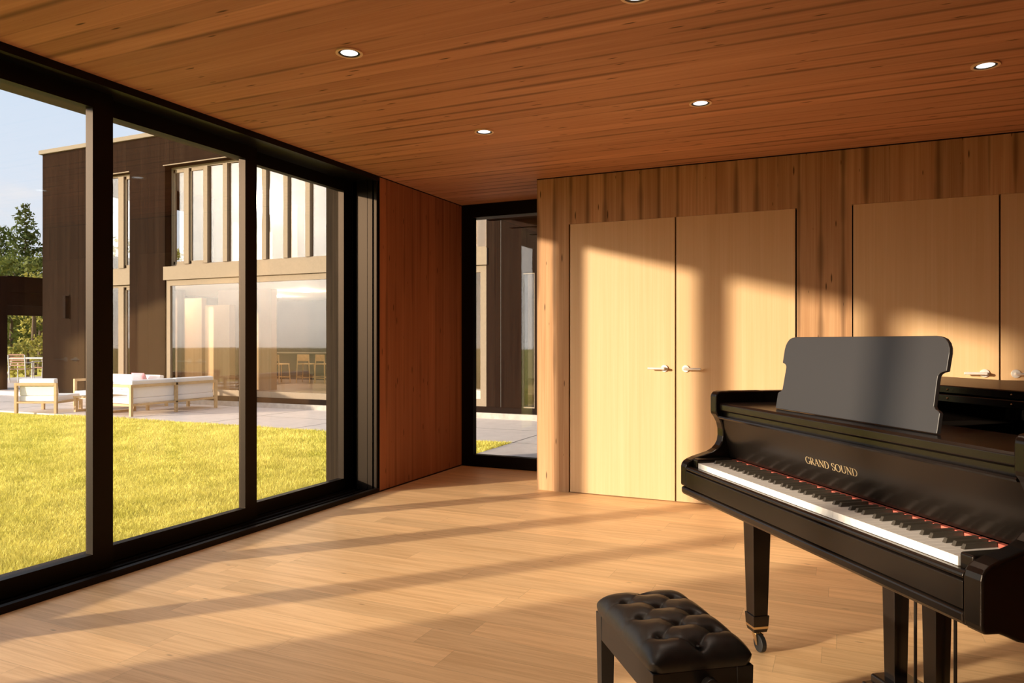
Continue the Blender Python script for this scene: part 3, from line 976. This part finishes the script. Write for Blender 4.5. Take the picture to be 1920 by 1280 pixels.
def grass():
    n = 520000
    u = RNG.random(n)
    # denser close to the windows
    d = 4.2 + 16.0 * u ** 1.55
    a0, a1 = math.atan2(1.0, 0.42), math.atan2(0.9, 1.9)          # bearing from +(-x) axis
    a = a1 + (a0 - a1) * RNG.random(n)
    x, y = -d * np.cos(a), d * np.sin(a)
    far = 9.50 - 0.42 * np.clip(-(x + 13.2), 0, 99) ** 1.25 * 0.55
    ok = (x < -3.97) & (y < far) & ~((x > -5.32) & (y > 6.52) & (y < 6.99)) & ((x < -4.30) | (y < 6.5))
    x, y, d = x[ok], y[ok], d[ok]
    n = len(x)
    patch = np.sin(x * 2.1 + 1.3 * np.sin(y * 1.7)) * np.sin(y * 2.6 + np.sin(x * 3.1))
    h = (0.026 + 0.026 * RNG.random(n)) * (1 + 0.22 * patch) * (0.85 + 0.02 * d)
    w = 0.0016 + 0.00042 * d
    th = RNG.random(n) * 2 * math.pi
    ln = (0.25 + 0.75 * RNG.random(n)) * h * 0.9
    lt = RNG.random(n) * 2 * math.pi
    px, py = np.cos(th) * w, np.sin(th) * w
    z0 = np.full(n, G - 0.015)
    V = np.empty((n, 3, 3), np.float32)
    V[:, 0] = np.stack([x - px, y - py, z0], -1)
    V[:, 1] = np.stack([x + px, y + py, z0], -1)
    V[:, 2] = np.stack([x + np.cos(lt) * ln, y + np.sin(lt) * ln, z0 + h], -1)
    me = bpy.data.meshes.new('lawn_grass')
    me.vertices.add(n * 3)
    me.vertices.foreach_set('co', V.ravel())
    me.loops.add(n * 3)
    me.loops.foreach_set('vertex_index', np.arange(n * 3, dtype=np.int32))
    me.polygons.add(n)
    me.polygons.foreach_set('loop_start', np.arange(0, n * 3, 3, dtype=np.int32))
    me.polygons.foreach_set('loop_total', np.full(n, 3, np.int32))
    me.update(calc_edges=True)
    me.materials.append(M['grass'])
    o = bpy.data.objects.new('lawn_grass', me)
    COL.objects.link(o)
    tag(o, 'short yellow green grass of the lawn outside the windows', 'grass', None, 'stuff')


grass()

# ------------------------------------------------------------------ the dark house across the lawn
YF = 12.3
HOUSE_FILL_W = 100.0
house = empty('house', (-12.0, YF, G), 'two storey dark brown timber house with a cream roof edge across the lawn', 'house')
cl = MB().box(-18.99, -16.95, YF, YF + 0.3, -0.03, 6.05)
cl.box(-16.95, -15.73, YF, YF + 0.3, 5.30, 6.05)
cl.box(-15.73, -14.54, YF, YF + 0.3, -0.03, 6.05)
cl.box(-14.54, -6.10, YF, YF + 0.3, 5.315, 6.05)
cl.box(-6.10, -5.38, YF, YF + 0.3, -0.03, 6.05)
cl.box(-5.38, -5.12, YF, YF + 0.3, 2.45, 6.05)
cl.box(-5.12, 4.0, YF, YF + 0.3, -0.03, 6.05)
cl.build('cladding', M['clad'], house)
sw = MB().box(-18.99, -18.79, YF + 0.3, 23, -0.03, 3.6).box(-18.99, -18.79, YF + 0.3, 23, 5.3, 6.05)
sw.box(-18.99, -18.79, YF + 0.3, 14.0, 3.6, 5.3).box(-18.99, -18.79, 16.9, 23, 3.6, 5.3)
sw.build('side_wall', M['clad_y'], house)
MB().box(3.8, 4.0, YF + 0.3, 23, -0.03, 6.05).build('side_wall', M['clad_y'], house)
for x in (-5.80, -15.10, -17.60):
    MB().box(x - 0.003, x + 0.003, YF - 0.003, YF + 0.01, -0.03, 6.05).build('panel_joint', M['joint'] if x > -6 else M['gap'], house)
MB().box(-19.06, 4.05, YF - 0.06, 23.05, 6.05, 6.15).build('roof_edge', M['roof_white'], house)
MB().box(-19.0, 4.02, YF - 0.03, YF + 0.3, -0.45, -0.144).build('plinth', M['plinth'], house)
MB().box(-18.95, 3.98, YF + 0.02, YF + 0.3, -0.144, -0.03).build('base_channel', M['gap'], house)
MB().box(-14.56, -6.08, YF - 0.03, YF + 0.28, 2.634, 2.948).build('spandrel', M['fascia'], house)
MB().box(-16.94, -15.74, YF + 0.03, YF + 0.28, 2.573, 2.934).build('spandrel', M['fascia'], house)
MB().box(-14.57, -6.07, YF - 0.03, YF + 0.02, 5.315, 5.335).build('head_flashing', M['fascia'], house)
MB().box(-16.95, -15.72, YF - 0.03, YF + 0.02, 5.285, 5.305).build('head_flashing', M['fascia'], house)


def glazing(x0, x1, z0, z1, y, fw, mull, wide=()):
    f = MB().box(x0, x0 + fw, y, y + 0.07, z0, z1).box(x1 - fw, x1, y, y + 0.07, z0, z1)
    f.box(x0 + fw, x1 - fw, y, y + 0.07, z0, z0 + fw).box(x0 + fw, x1 - fw, y, y + 0.07, z1 - fw, z1)
    for a, b in mull:
        f.box(a, b, y - 0.03, y + 0.08, z0 + fw, z1 - fw)
    for a, b in wide:                                       # opening sashes with their own frame
        f.box(a, a + 0.05, y + 0.01, y + 0.06, z0 + fw, z1 - fw).box(b - 0.05, b, y + 0.01, y + 0.06, z0 + fw, z1 - fw)
        f.box(a, b, y + 0.01, y + 0.06, z0 + fw, z0 + fw + 0.07).box(a, b, y + 0.01, y + 0.06, z1 - fw - 0.07, z1 - fw)
    o = f.build('window', M['fascia'], house)
    MB().box(x0 + 0.02, x1 - 0.02, y + 0.03, y + 0.04, z0 + 0.02, z1 - 0.02).build('pane', M['house_glass'], o)
    return o


mu = [(-14.09, -13.94), (-13.47, -13.35), (-12.87, -12.74)]
x = -12.26
while x < -6.4:
    mu.append((x - 0.06, x + 0.06))
    x += 0.605
glazing(-14.53, -6.11, 2.95, 5.31, YF + 0.18, 0.06, mu, [(-14.47, -14.09), (-13.94, -13.47)])
glazing(-14.53, -6.11, -0.03, 2.63, YF + 0.03, 0.13, [(-12.02, -11.90), (-9.0, -8.9)])
glazing(-16.94, -15.74, 2.94, 5.285, YF + 0.12, 0.05, [(-16.25, -16.06)], [(-16.06, -15.79)])
glazing(-16.94, -15.74, -0.03, 2.57, YF + 0.12, 0.05, [(-16.25, -16.06)], [(-16.06, -15.79)])
glazing(-5.38, -5.12, -0.03, 2.45, YF + 0.03, 0.02, [])
# rooms behind the glass
MB().box(-18.79, 3.8, YF + 0.3, 23, -0.144, -0.06).build('ground_floor', M['house_floor'], house)
MB().box(-18.79, 3.8, YF + 0.45, 23, 2.64, 2.93).build('upper_floor', M['house_wall'], house)
MB().box(-18.79, 3.8, YF + 0.3, 23, 5.85, 6.05).build('roof_slab', M['house_wall'], house)
rw = MB().box(-18.79, 3.8, 22.8, 23, -0.06, 2.64)
rw.box(-18.79, 3.8, 17.8, 18.0, 2.93, 5.85)
rw.build('rear_wall', M['house_wall'], house)
MB().box(-15.66, -15.25, 13.4, 13.5, -0.06, 2.5).build('inner_wall', M['house_brown'], house)
MB().box(-16.15, -15.42, 14.2, 14.35, -0.06, 2.34).build('inner_wall', M['house_wood'], house)
MB().box(-15.30, -14.45, 14.2, 14.40, -0.06, 2.14).build('inner_wall', M['house_wood'], house)
MB().box(-14.40, -13.42, 14.6, 14.8, -0.06, 2.55).build('inner_wall', M['house_wood'], house)
MB().box(-16.2, -14.35, 15.5, 15.7, -0.06, 2.64).build('inner_wall', M['house_brown'], house)
MB().box(-15.23, -14.66, 16.0, 16.15, -0.06, 2.64).build('inner_wall', M['house_wood'], house)
MB().box(-8.4, -6.1, 13.7, 13.9, -0.06, 2.64).box(-8.4, -6.1, 13.7, 13.9, 2.93, 5.85).build('inner_wall', M['house_wood'], house)
MB().box(-13.2, -12.4, 14.4, 14.6, 2.93, 4.6).box(-11.9, -11.2, 15.0, 15.2, 2.93, 4.9).build('inner_wall', M['house_wood'], house)
MB().box(-18.7, -10.6, 20.6, 21.1, -0.06, 2.64).build('cabinet_wall', M['house_dark'], house)
for x, y in ((-16.6, 13.3), (-14.0, 16.6), (-12.2, 18.2), (-16.5, 18.2), (-9.5, 16.5)):  # lamps added to brighten the rooms so they read through the glass
    cd = MB().tube((x, y, 2.64), (x, y, 2.60), 0.14, n=28).build('added_fill_lamp', M['lamp'], house)
    ld = bpy.data.lights.new('added_fill_glow', 'POINT')
    ld.energy = HOUSE_FILL_W
    ld.color = (1.0, 0.80, 0.58)
    ld.shadow_soft_size = 0.14
    lo = bpy.data.objects.new('added_fill_glow', ld)
    COL.objects.link(lo)
    lo.parent = house
    lo.location = Vector((x, y, 2.42)) - house.location
# kitchen island and stools behind the big pane
isl = empty('kitchen_island', (-16.6, 19.4, -0.06), 'dark kitchen counter behind the big pane of the brown house', 'counter')
MB().box(-18.4, -13.2, 19.1, 19.75, -0.06, 0.80).build('counter_body', M['house_dark'], isl)
MB().box(-18.45, -13.15, 19.02, 19.8, 0.80, 0.835).build('counter_top', M['stone_top'], isl)


def stool():
    t = empty('bar_stool', (0, 0, 0), None, None, 'wooden bar stools inside the house', world=False)
    for sx in (-1, 1):
        for sy in (-1, 1):
            top = 0.86 if sy < 0 else 0.58
            MB().tube((sx * 0.215, sy * 0.20, 0), (sx * 0.18, sy * (0.17 if sy > 0 else 0.19), top), 0.017, 0.015, n=8).build('leg', M['teak'], t)
    MB().box(-0.20, 0.20, -0.19, 0.19, 0.555, 0.585).build('seat', M['teak'], t, 0.008)
    MB().box(-0.19, 0.19, -0.205, -0.18, 0.66, 0.86).build('backrest', M['teak'], t, 0.008)
    MB().box(-0.20, 0.20, -0.195, -0.17, 0.14, 0.165).box(-0.20, 0.20, 0.17, 0.195, 0.14, 0.165).box(-0.21, -0.185, -0.18, 0.18, 0.18, 0.20).box(0.185, 0.21, -0.18, 0.18, 0.18, 0.20).build('footrest', M['teak'], t)
    return t


def dup(root, loc, rz=0.0, label=None):
    r = root.copy()
    COL.objects.link(r)
    r.location = loc
    r.rotation_euler = (0, 0, rz)
    if label:
        r['label'] = label
    for ch in list(root.children):
        c = ch.copy()
        COL.objects.link(c)
        c.parent = r
        for g in ch.children:
            e = g.copy()
            COL.objects.link(e)
            e.parent = c
    return r


st = stool()
tag(st, 'leftmost of the three wooden bar stools at the dark kitchen counter', 'stool')
st.location, st.rotation_euler = (-15.55, 17.3, -0.06), (0, 0, R(-12))
dup(st, (-14.95, 17.75, -0.06), R(14), 'middle one of the three wooden bar stools at the dark kitchen counter')
dup(st, (-14.28, 17.8, -0.06), R(-8), 'wooden bar stool at the kitchen counter, partly hidden by the dark wall fin')
# shelf seen through the narrow corner window
rk = empty('storage_rack', (-7.5, 14.5, -0.06), 'dark tall shelf with pale items behind the glass beyond the narrow window', 'shelf')
MB().box(-8.2, -7.27, 13.28, 13.62, -0.06, 2.25).build('case', M['house_dark'], rk)
for i in range(11):
    MB().box(-7.46, -7.34, 13.20, 13.285, 0.72 + i * 0.105, 0.755 + i * 0.105).build('pale_block', M['bottle'], rk)
bs = empty('bench_seat', (-6.9, 13.0, -0.06), 'low white seat behind glass at the foot of the dark wall', 'seat')
MB().box(-7.4, -6.42, 12.75, 13.15, 0.0, 0.24).build('cushion', M['cushion'], bs, 0.03)
MB().box(-7.38, -6.44, 12.78, 13.12, -0.06, 0.0).build('base', M['house_dark'], bs)
# slim wall lamp
lp = empty('wall_lamp', (-18.0, YF, 1.76), 'slim dark vertical lamp on the brown house wall at the left', 'wall lamp')
MB().box(-18.06, -17.96, YF - 0.09, YF, 1.78, 2.35).build('lamp_body', M['gap'], lp, 0.006)
MB().box(-18.10, -17.92, YF - 0.03, YF, 2.35, 2.37).build('bracket', M['gap'], lp)

# covered way between the two buildings
cn = empty('canopy', (-2.0, 7.2, 2.6), 'dark timber canopy with rafter ends seen through the narrow window', 'canopy')
MB().box(-3.52, 1.5, 6.97, YF - 0.1, 2.60, 2.72).build('soffit', M['pergola'], cn)
for i in range(9):
    y = 7.10 + 0.585 * i
    MB().box(-3.50, 1.4, y - 0.045, y + 0.045, 2.50, 2.60).build('rafter', M['pergola'], cn)
MB().box(1.3, 1.5, 6.97, YF - 0.1, G, 2.6).build('screen', M['pergola'], cn)

# pergola at the left end of the house with the dining place
pg = empty('pergola', (-21.2, 12.7, -0.14), 'dark timber pergola beside the left end of the brown house', 'pergola')
MB().box(-22.4, -21.2, 12.30, 12.75, -0.14, 3.0).build('pier', M['pergola'], pg)
MB().box(-21.45, -21.2, 12.75, 22.0, 2.58, 3.03).build('beam', M['pergola'], pg)
MB().box(-21.40, -21.22, 12.75, 22.0, 2.21, 2.58).build('lower_beam', M['pergola'], pg)
MB().box(-29.5, -29.3, 12.3, 22.2, 2.21, 3.0).build('beam', M['pergola'], pg)
for y in (12.5, 21.9):
    MB().box(-29.5, -29.3, y - 0.1, y + 0.1, -0.3, 2.3).build('post', M['pergola'], pg)
MB().box(-21.45, -21.25, 21.8, 22.0, -0.14, 2.3).build('post', M['pergola'], pg)
for i in range(7):
    x = -22.6 - i * 1.0
    MB().box(x - 0.05, x + 0.05, 12.4, 22.1, 2.80, 3.0).build('slat', M['pergola'], pg)

tb = empty('dining_table', (-24.9, 15.6, -0.14), 'white outdoor dining table under the dark pergola', 'table', rz=R(24), world=False)
MB().box(-1.1, 1.1, -0.45, 0.45, 0.76, 0.80).build('tabletop', M['white_metal'], tb, 0.005)
for sx in (-1, 1):
    MB().tube((sx * 0.95, -0.35, 0), (sx * 0.70, -0.3, 0.76), 0.02, n=8).build('leg', M['white_metal'], tb)
    MB().tube((sx * 0.95, 0.35, 0), (sx * 0.70, 0.3, 0.76), 0.02, n=8).build('leg', M['white_metal'], tb)


def garden_chair():
    t = empty('garden_chair', (0, 0, 0), None, 'chair', 'chairs round the outdoor dining table', world=False)
    for sx in (-1, 1):
        fr = MB()
        fr.tube((sx * 0.25, 0.24, 0), (sx * 0.25, 0.24, 0.64), 0.017, n=8).tube((sx * 0.25, 0.24, 0.64), (sx * 0.25, -0.22, 0.64), 0.017, n=8)
        fr.build('arm_frame', M['white_metal'], t)
        MB().tube((sx * 0.25, -0.22, 0), (sx * 0.25, -0.30, 0.90), 0.017, n=8).build('rear_leg', M['white_metal'], t)
    MB().box(-0.24, 0.24, -0.22, 0.24, 0.42, 0.45).build('seat', M['rattan'], t, 0.006)
    b = MB()
    for i in range(5):
        z = 0.54 + i * 0.085
        b.box(-0.24, 0.24, -0.275 - i * 0.006, -0.255 - i * 0.006, z, z + 0.045)
    b.build('back_slats', M['rattan'], t)
    return t


gc = garden_chair()
tag(gc, 'white and rattan garden chair on the left near side of the outdoor table')
gc.location, gc.rotation_euler = (-25.35, 14.75, -0.14), (0, 0, R(24))
dup(gc, (-24.45, 15.15, -0.14), R(30), 'white and rattan garden chair on the right near side of the outdoor table')
dup(gc, (-25.4, 16.5, -0.14), R(200), 'white and rattan garden chair on the left far side of the outdoor table')
dup(gc, (-24.5, 16.75, -0.14), R(204), 'white and rattan garden chair on the right far side of the outdoor table')


# ------------------------------------------------------------------ terrace seats
def seat(name, loc, rz, L, D, label, bays, arms=True, cat='sofa'):
    """timber framed garden seat with white cushions; local: x along the back, back at y = 0, front at y = D"""
    t = empty(name, loc, label, cat, None, rz=rz, world=False)
    hb = 0.61
    p = 0.055
    xs = [i * (L - p) / bays for i in range(bays + 1)]
    for x in xs:
        MB().box(x, x + p, 0, p, 0, hb).build('back_leg', M['teak'], t, 0.004)
        MB().box(x, x + p, D - p, D, 0, 0.22 if 0 < x < L - 2 * p or not arms else hb).build('front_leg', M['teak'], t, 0.004)
    MB().box(p, L - p, 0, p, hb - p, hb).box(p, L - p, 0, p, 0.20, 0.235).build('back_rail', M['teak'], t, 0.003)
    MB().box(p, L - p, D - p, D, 0.19, 0.235).build('front_rail', M['teak'], t, 0.003)
    for x in (0, L - p):
        if arms:
            MB().box(x, x + p, p, D - p, hb - p, hb).build('arm', M['teak'], t, 0.003)
        MB().box(x, x + p, p, D - p, 0.195, 0.235).build('side_rail', M['teak'], t, 0.003)
    w = (L - 2 * p) / bays
    for i in range(bays):
        MB().box(p + i * w + 0.005, p + (i + 1) * w - 0.005, 0.06, D + 0.01, 0.236, 0.345).build('seat_cushion', M['cushion'], t, 0.018)
        a = p + i * w + 0.012
        c = MB()
        c.prism([(0.07, 0.346), (0.20, 0.346), (0.155, 0.70), (0.045, 0.685)], a, a + w - 0.024, 'X')
        c.build('back_cushion', M['cushion'], t, 0.018)
    return t


ca, sa = math.cos(R(24.4)), math.sin(R(24.4))
seat('garden_armchair', (-15.13, 9.225, G), R(24.4), 0.85, 0.90, 'white cushioned timber garden armchair seen from behind at the far left of the terrace', 1, False, 'armchair')
seat('garden_sofa', (-12.41, 9.73, G), R(90), 2.13, 0.88, 'long white two-bay garden sofa with its timber back towards the room', 2)
seat('garden_loveseat', (-13.75, 11.72, G), R(180), 1.90, 0.90, 'white garden sofa farther back with a pink pillow on it', 2)
ct = empty('coffee_table', (-13.9, 10.3, G), 'low pale timber table between the garden seats', 'table', world=False)
MB().box(-0.50, 0.50, -0.35, 0.35, 0.29, 0.325).build('tabletop', M['teak'], ct, 0.004)
for sx in (-1, 1):
    f = MB().box(sx * 0.46 - 0.03, sx * 0.46 + 0.03, -0.34, -0.28, 0.0, 0.29).box(sx * 0.46 - 0.03, sx * 0.46 + 0.03, 0.28, 0.34, 0.0, 0.29)
    f.box(sx * 0.46 - 0.03, sx * 0.46 + 0.03, -0.28, 0.28, 0.0, 0.045)
    f.build('leg_frame', M['teak'], ct, 0.003)


def pillow(loc, rz, tilt, s, mat, label):
    NXp = 14
    vs, fs = [], []
    for side in (1, -1):
        for i in range(NXp + 1):
            for j in range(NXp + 1):
                a, b = 2 * i / NXp - 1, 2 * j / NXp - 1
                h = 0.07 * max(0, (1 - abs(a) ** 4)) ** 0.5 * max(0, (1 - abs(b) ** 4)) ** 0.5
                pinch = 1 - 0.06 * (1 - abs(a)) * (abs(b) > 0.99) - 0.0
                vs.append((a * s / 2 * pinch, side * h, b * s / 2))
    m = NXp + 1
    for sd in (0, 1):
        for i in range(NXp):
            for j in range(NXp):
                q = [sd * m * m + i * m + j, sd * m * m + (i + 1) * m + j, sd * m * m + (i + 1) * m + j + 1, sd * m * m + i * m + j + 1]
                fs.append(tuple(q if sd else q[::-1]))
    o = MB().add(vs, fs).build('pillow', mat, smooth=True)
    o.location = loc
    o.rotation_euler = (tilt, 0, rz)
    return tag(o, label, 'pillow')


pillow((-14.18, 11.36, G + 0.345 + 0.205), R(178), R(-20), 0.42, M['pink'], 'pink throw pillow leaning on the back of the far garden sofa')


# ------------------------------------------------------------------ trees
def leaves(centers, radii, per, size, mat, name, parent, squash=0.8):
    """leafy boughs: small bent leaf blades spread over rounded clumps"""
    V, F = [], []
    for c, r in zip(centers, radii):
        n = int(per * r * r)
        d = RNG.normal(size=(n, 3))
        d /= np.linalg.norm(d, axis=1)[:, None]
        rad = r * (0.55 + 0.5 * RNG.random(n) ** 0.6)
        p = np.array(c) + d * rad[:, None] * np.array([1, 1, squash])
        t1 = RNG.normal(size=(n, 3))
        t1 /= np.linalg.norm(t1, axis=1)[:, None]
        t2 = np.cross(t1, d + 0.3 * RNG.normal(size=(n, 3)))
        t2 /= np.linalg.norm(t2, axis=1)[:, None] + 1e-6
        s = size * (0.6 + 0.8 * RNG.random(n))[:, None]
        k = len(V) * 0
        q = np.stack([p - t1 * s, p - t2 * s * 0.5, p + t1 * s, p + t2 * s * 0.5], 1)
        V.append(q.reshape(-1, 3))
    V = np.concatenate(V)
    n = len(V) // 4
    me = bpy.data.meshes.new(name)
    me.from_pydata((V - np.array(parent.location)).tolist(), [], np.arange(n * 4).reshape(-1, 4).tolist())
    me.materials.append(mat)
    o = bpy.data.objects.new(name, me)
    COL.objects.link(o)
    o.parent = parent
    return o


def tree(x, y, h, w, mat, label, conifer=False, group='trees beyond the house', size=0.16, per=120, low=0.12):
    t = empty('tree', (x, y, G), label, 'tree', group)
    MB().tube((x, y, G - 0.3), (x + 0.1, y, G + h * 0.8), 0.045 * h ** 0.6 + 0.05, 0.04, n=10).build('trunk', M['bark'], t)
    cs, rs = [], []
    if conifer:
        m = 46
        for i in range(m):
            f = (i + 0.5) / m
            z = h * (low + (1 - low) * f)
            rr_ = w * 0.5 * (1 - f) ** 0.85 + 0.12
            a = i * 2.4
            cs.append((x + math.cos(a) * rr_ * 0.62, y + math.sin(a) * rr_ * 0.62, G + z))
            rs.append(0.28 + rr_ * 0.42)
    else:
        m = 30
        for i in range(m):
            f = RNG.random()
            z = h * (low + (0.95 - low) * f)
            wd = math.sin(math.pi * min(0.96, 0.14 + 0.82 * f)) ** 0.7
            a = RNG.random() * 2 * math.pi
            rr_ = w * 0.5 * wd * RNG.random() ** 0.5
            cs.append((x + math.cos(a) * rr_, y + math.sin(a) * rr_, G + z))
            rs.append((0.16 + 0.10 * RNG.random()) * w * 0.62)
    leaves(cs, rs, per, size, mat, 'crown', t)
    return t


FW = Vector((-math.sin(YAW), math.cos(YAW), 0))
RT = Vector((math.cos(YAW), math.sin(YAW), 0))


def at(px, depth):
    p = FW * depth + RT * (depth * (px - 960) / 1371.0)
    return p.x, p.y


TREES = [(46, 49, 10.5, 4.4, 'leaf_dark', 'tall pointed dark evergreen tree rising highest above the pergola', True),
         (6, 54, 9.9, 4.6, 'leaf_dark', 'dark evergreen tree at the left edge of the view behind the pergola', True),
         (104, 64, 9.8, 4.4, 'leaf_dark', 'dark evergreen tree partly behind the corner of the brown house', True),
         (24, 44.5, 7.0, 4.0, 'leaf_mid', 'green bushy tree in front of the dark evergreens', False),
         (76, 40, 6.3, 3.8, 'leaf_mid', 'green bushy tree touching the corner of the brown house', False),
         (62, 32, 4.5, 3.0, 'leaf_light', 'sunlit pale green tree right of the dining table under the pergola beam', False),
         (20, 36, 3.9, 3.4, 'leaf_mid', 'darker green bush behind the left end of the dining table', False),
         (50, 28.4, 1.4, 1.8, 'leaf_light', 'low sunlit bush right behind the dining chairs', False),
         (-80, 40, 6.5, 3.8, 'leaf_mid', 'green bushy tree behind the dark pergola pier', False)]
for px, dp, h, w, mt, lab, con in TREES:
    x, y = at(px, dp)
    tree(x, y, h, w, M[mt], lab, con, size=0.15 if mt != 'leaf_light' else 0.09, per=150 if mt != 'leaf_light' else 260)
for px, dp, h, w, mt, lab in ((236, 38, 6.9, 3.4, 'leaf_light', 'pale green tree seen through the tall left window of the brown house'),
                              (334, 44, 7.6, 3.6, 'leaf_light', 'pale green tree seen through the leftmost upper casement of the brown house')):
    x, y = at(px, dp)
    tree(x, y, h, w, M[mt], lab, False, size=0.14, per=110, low=0.35)
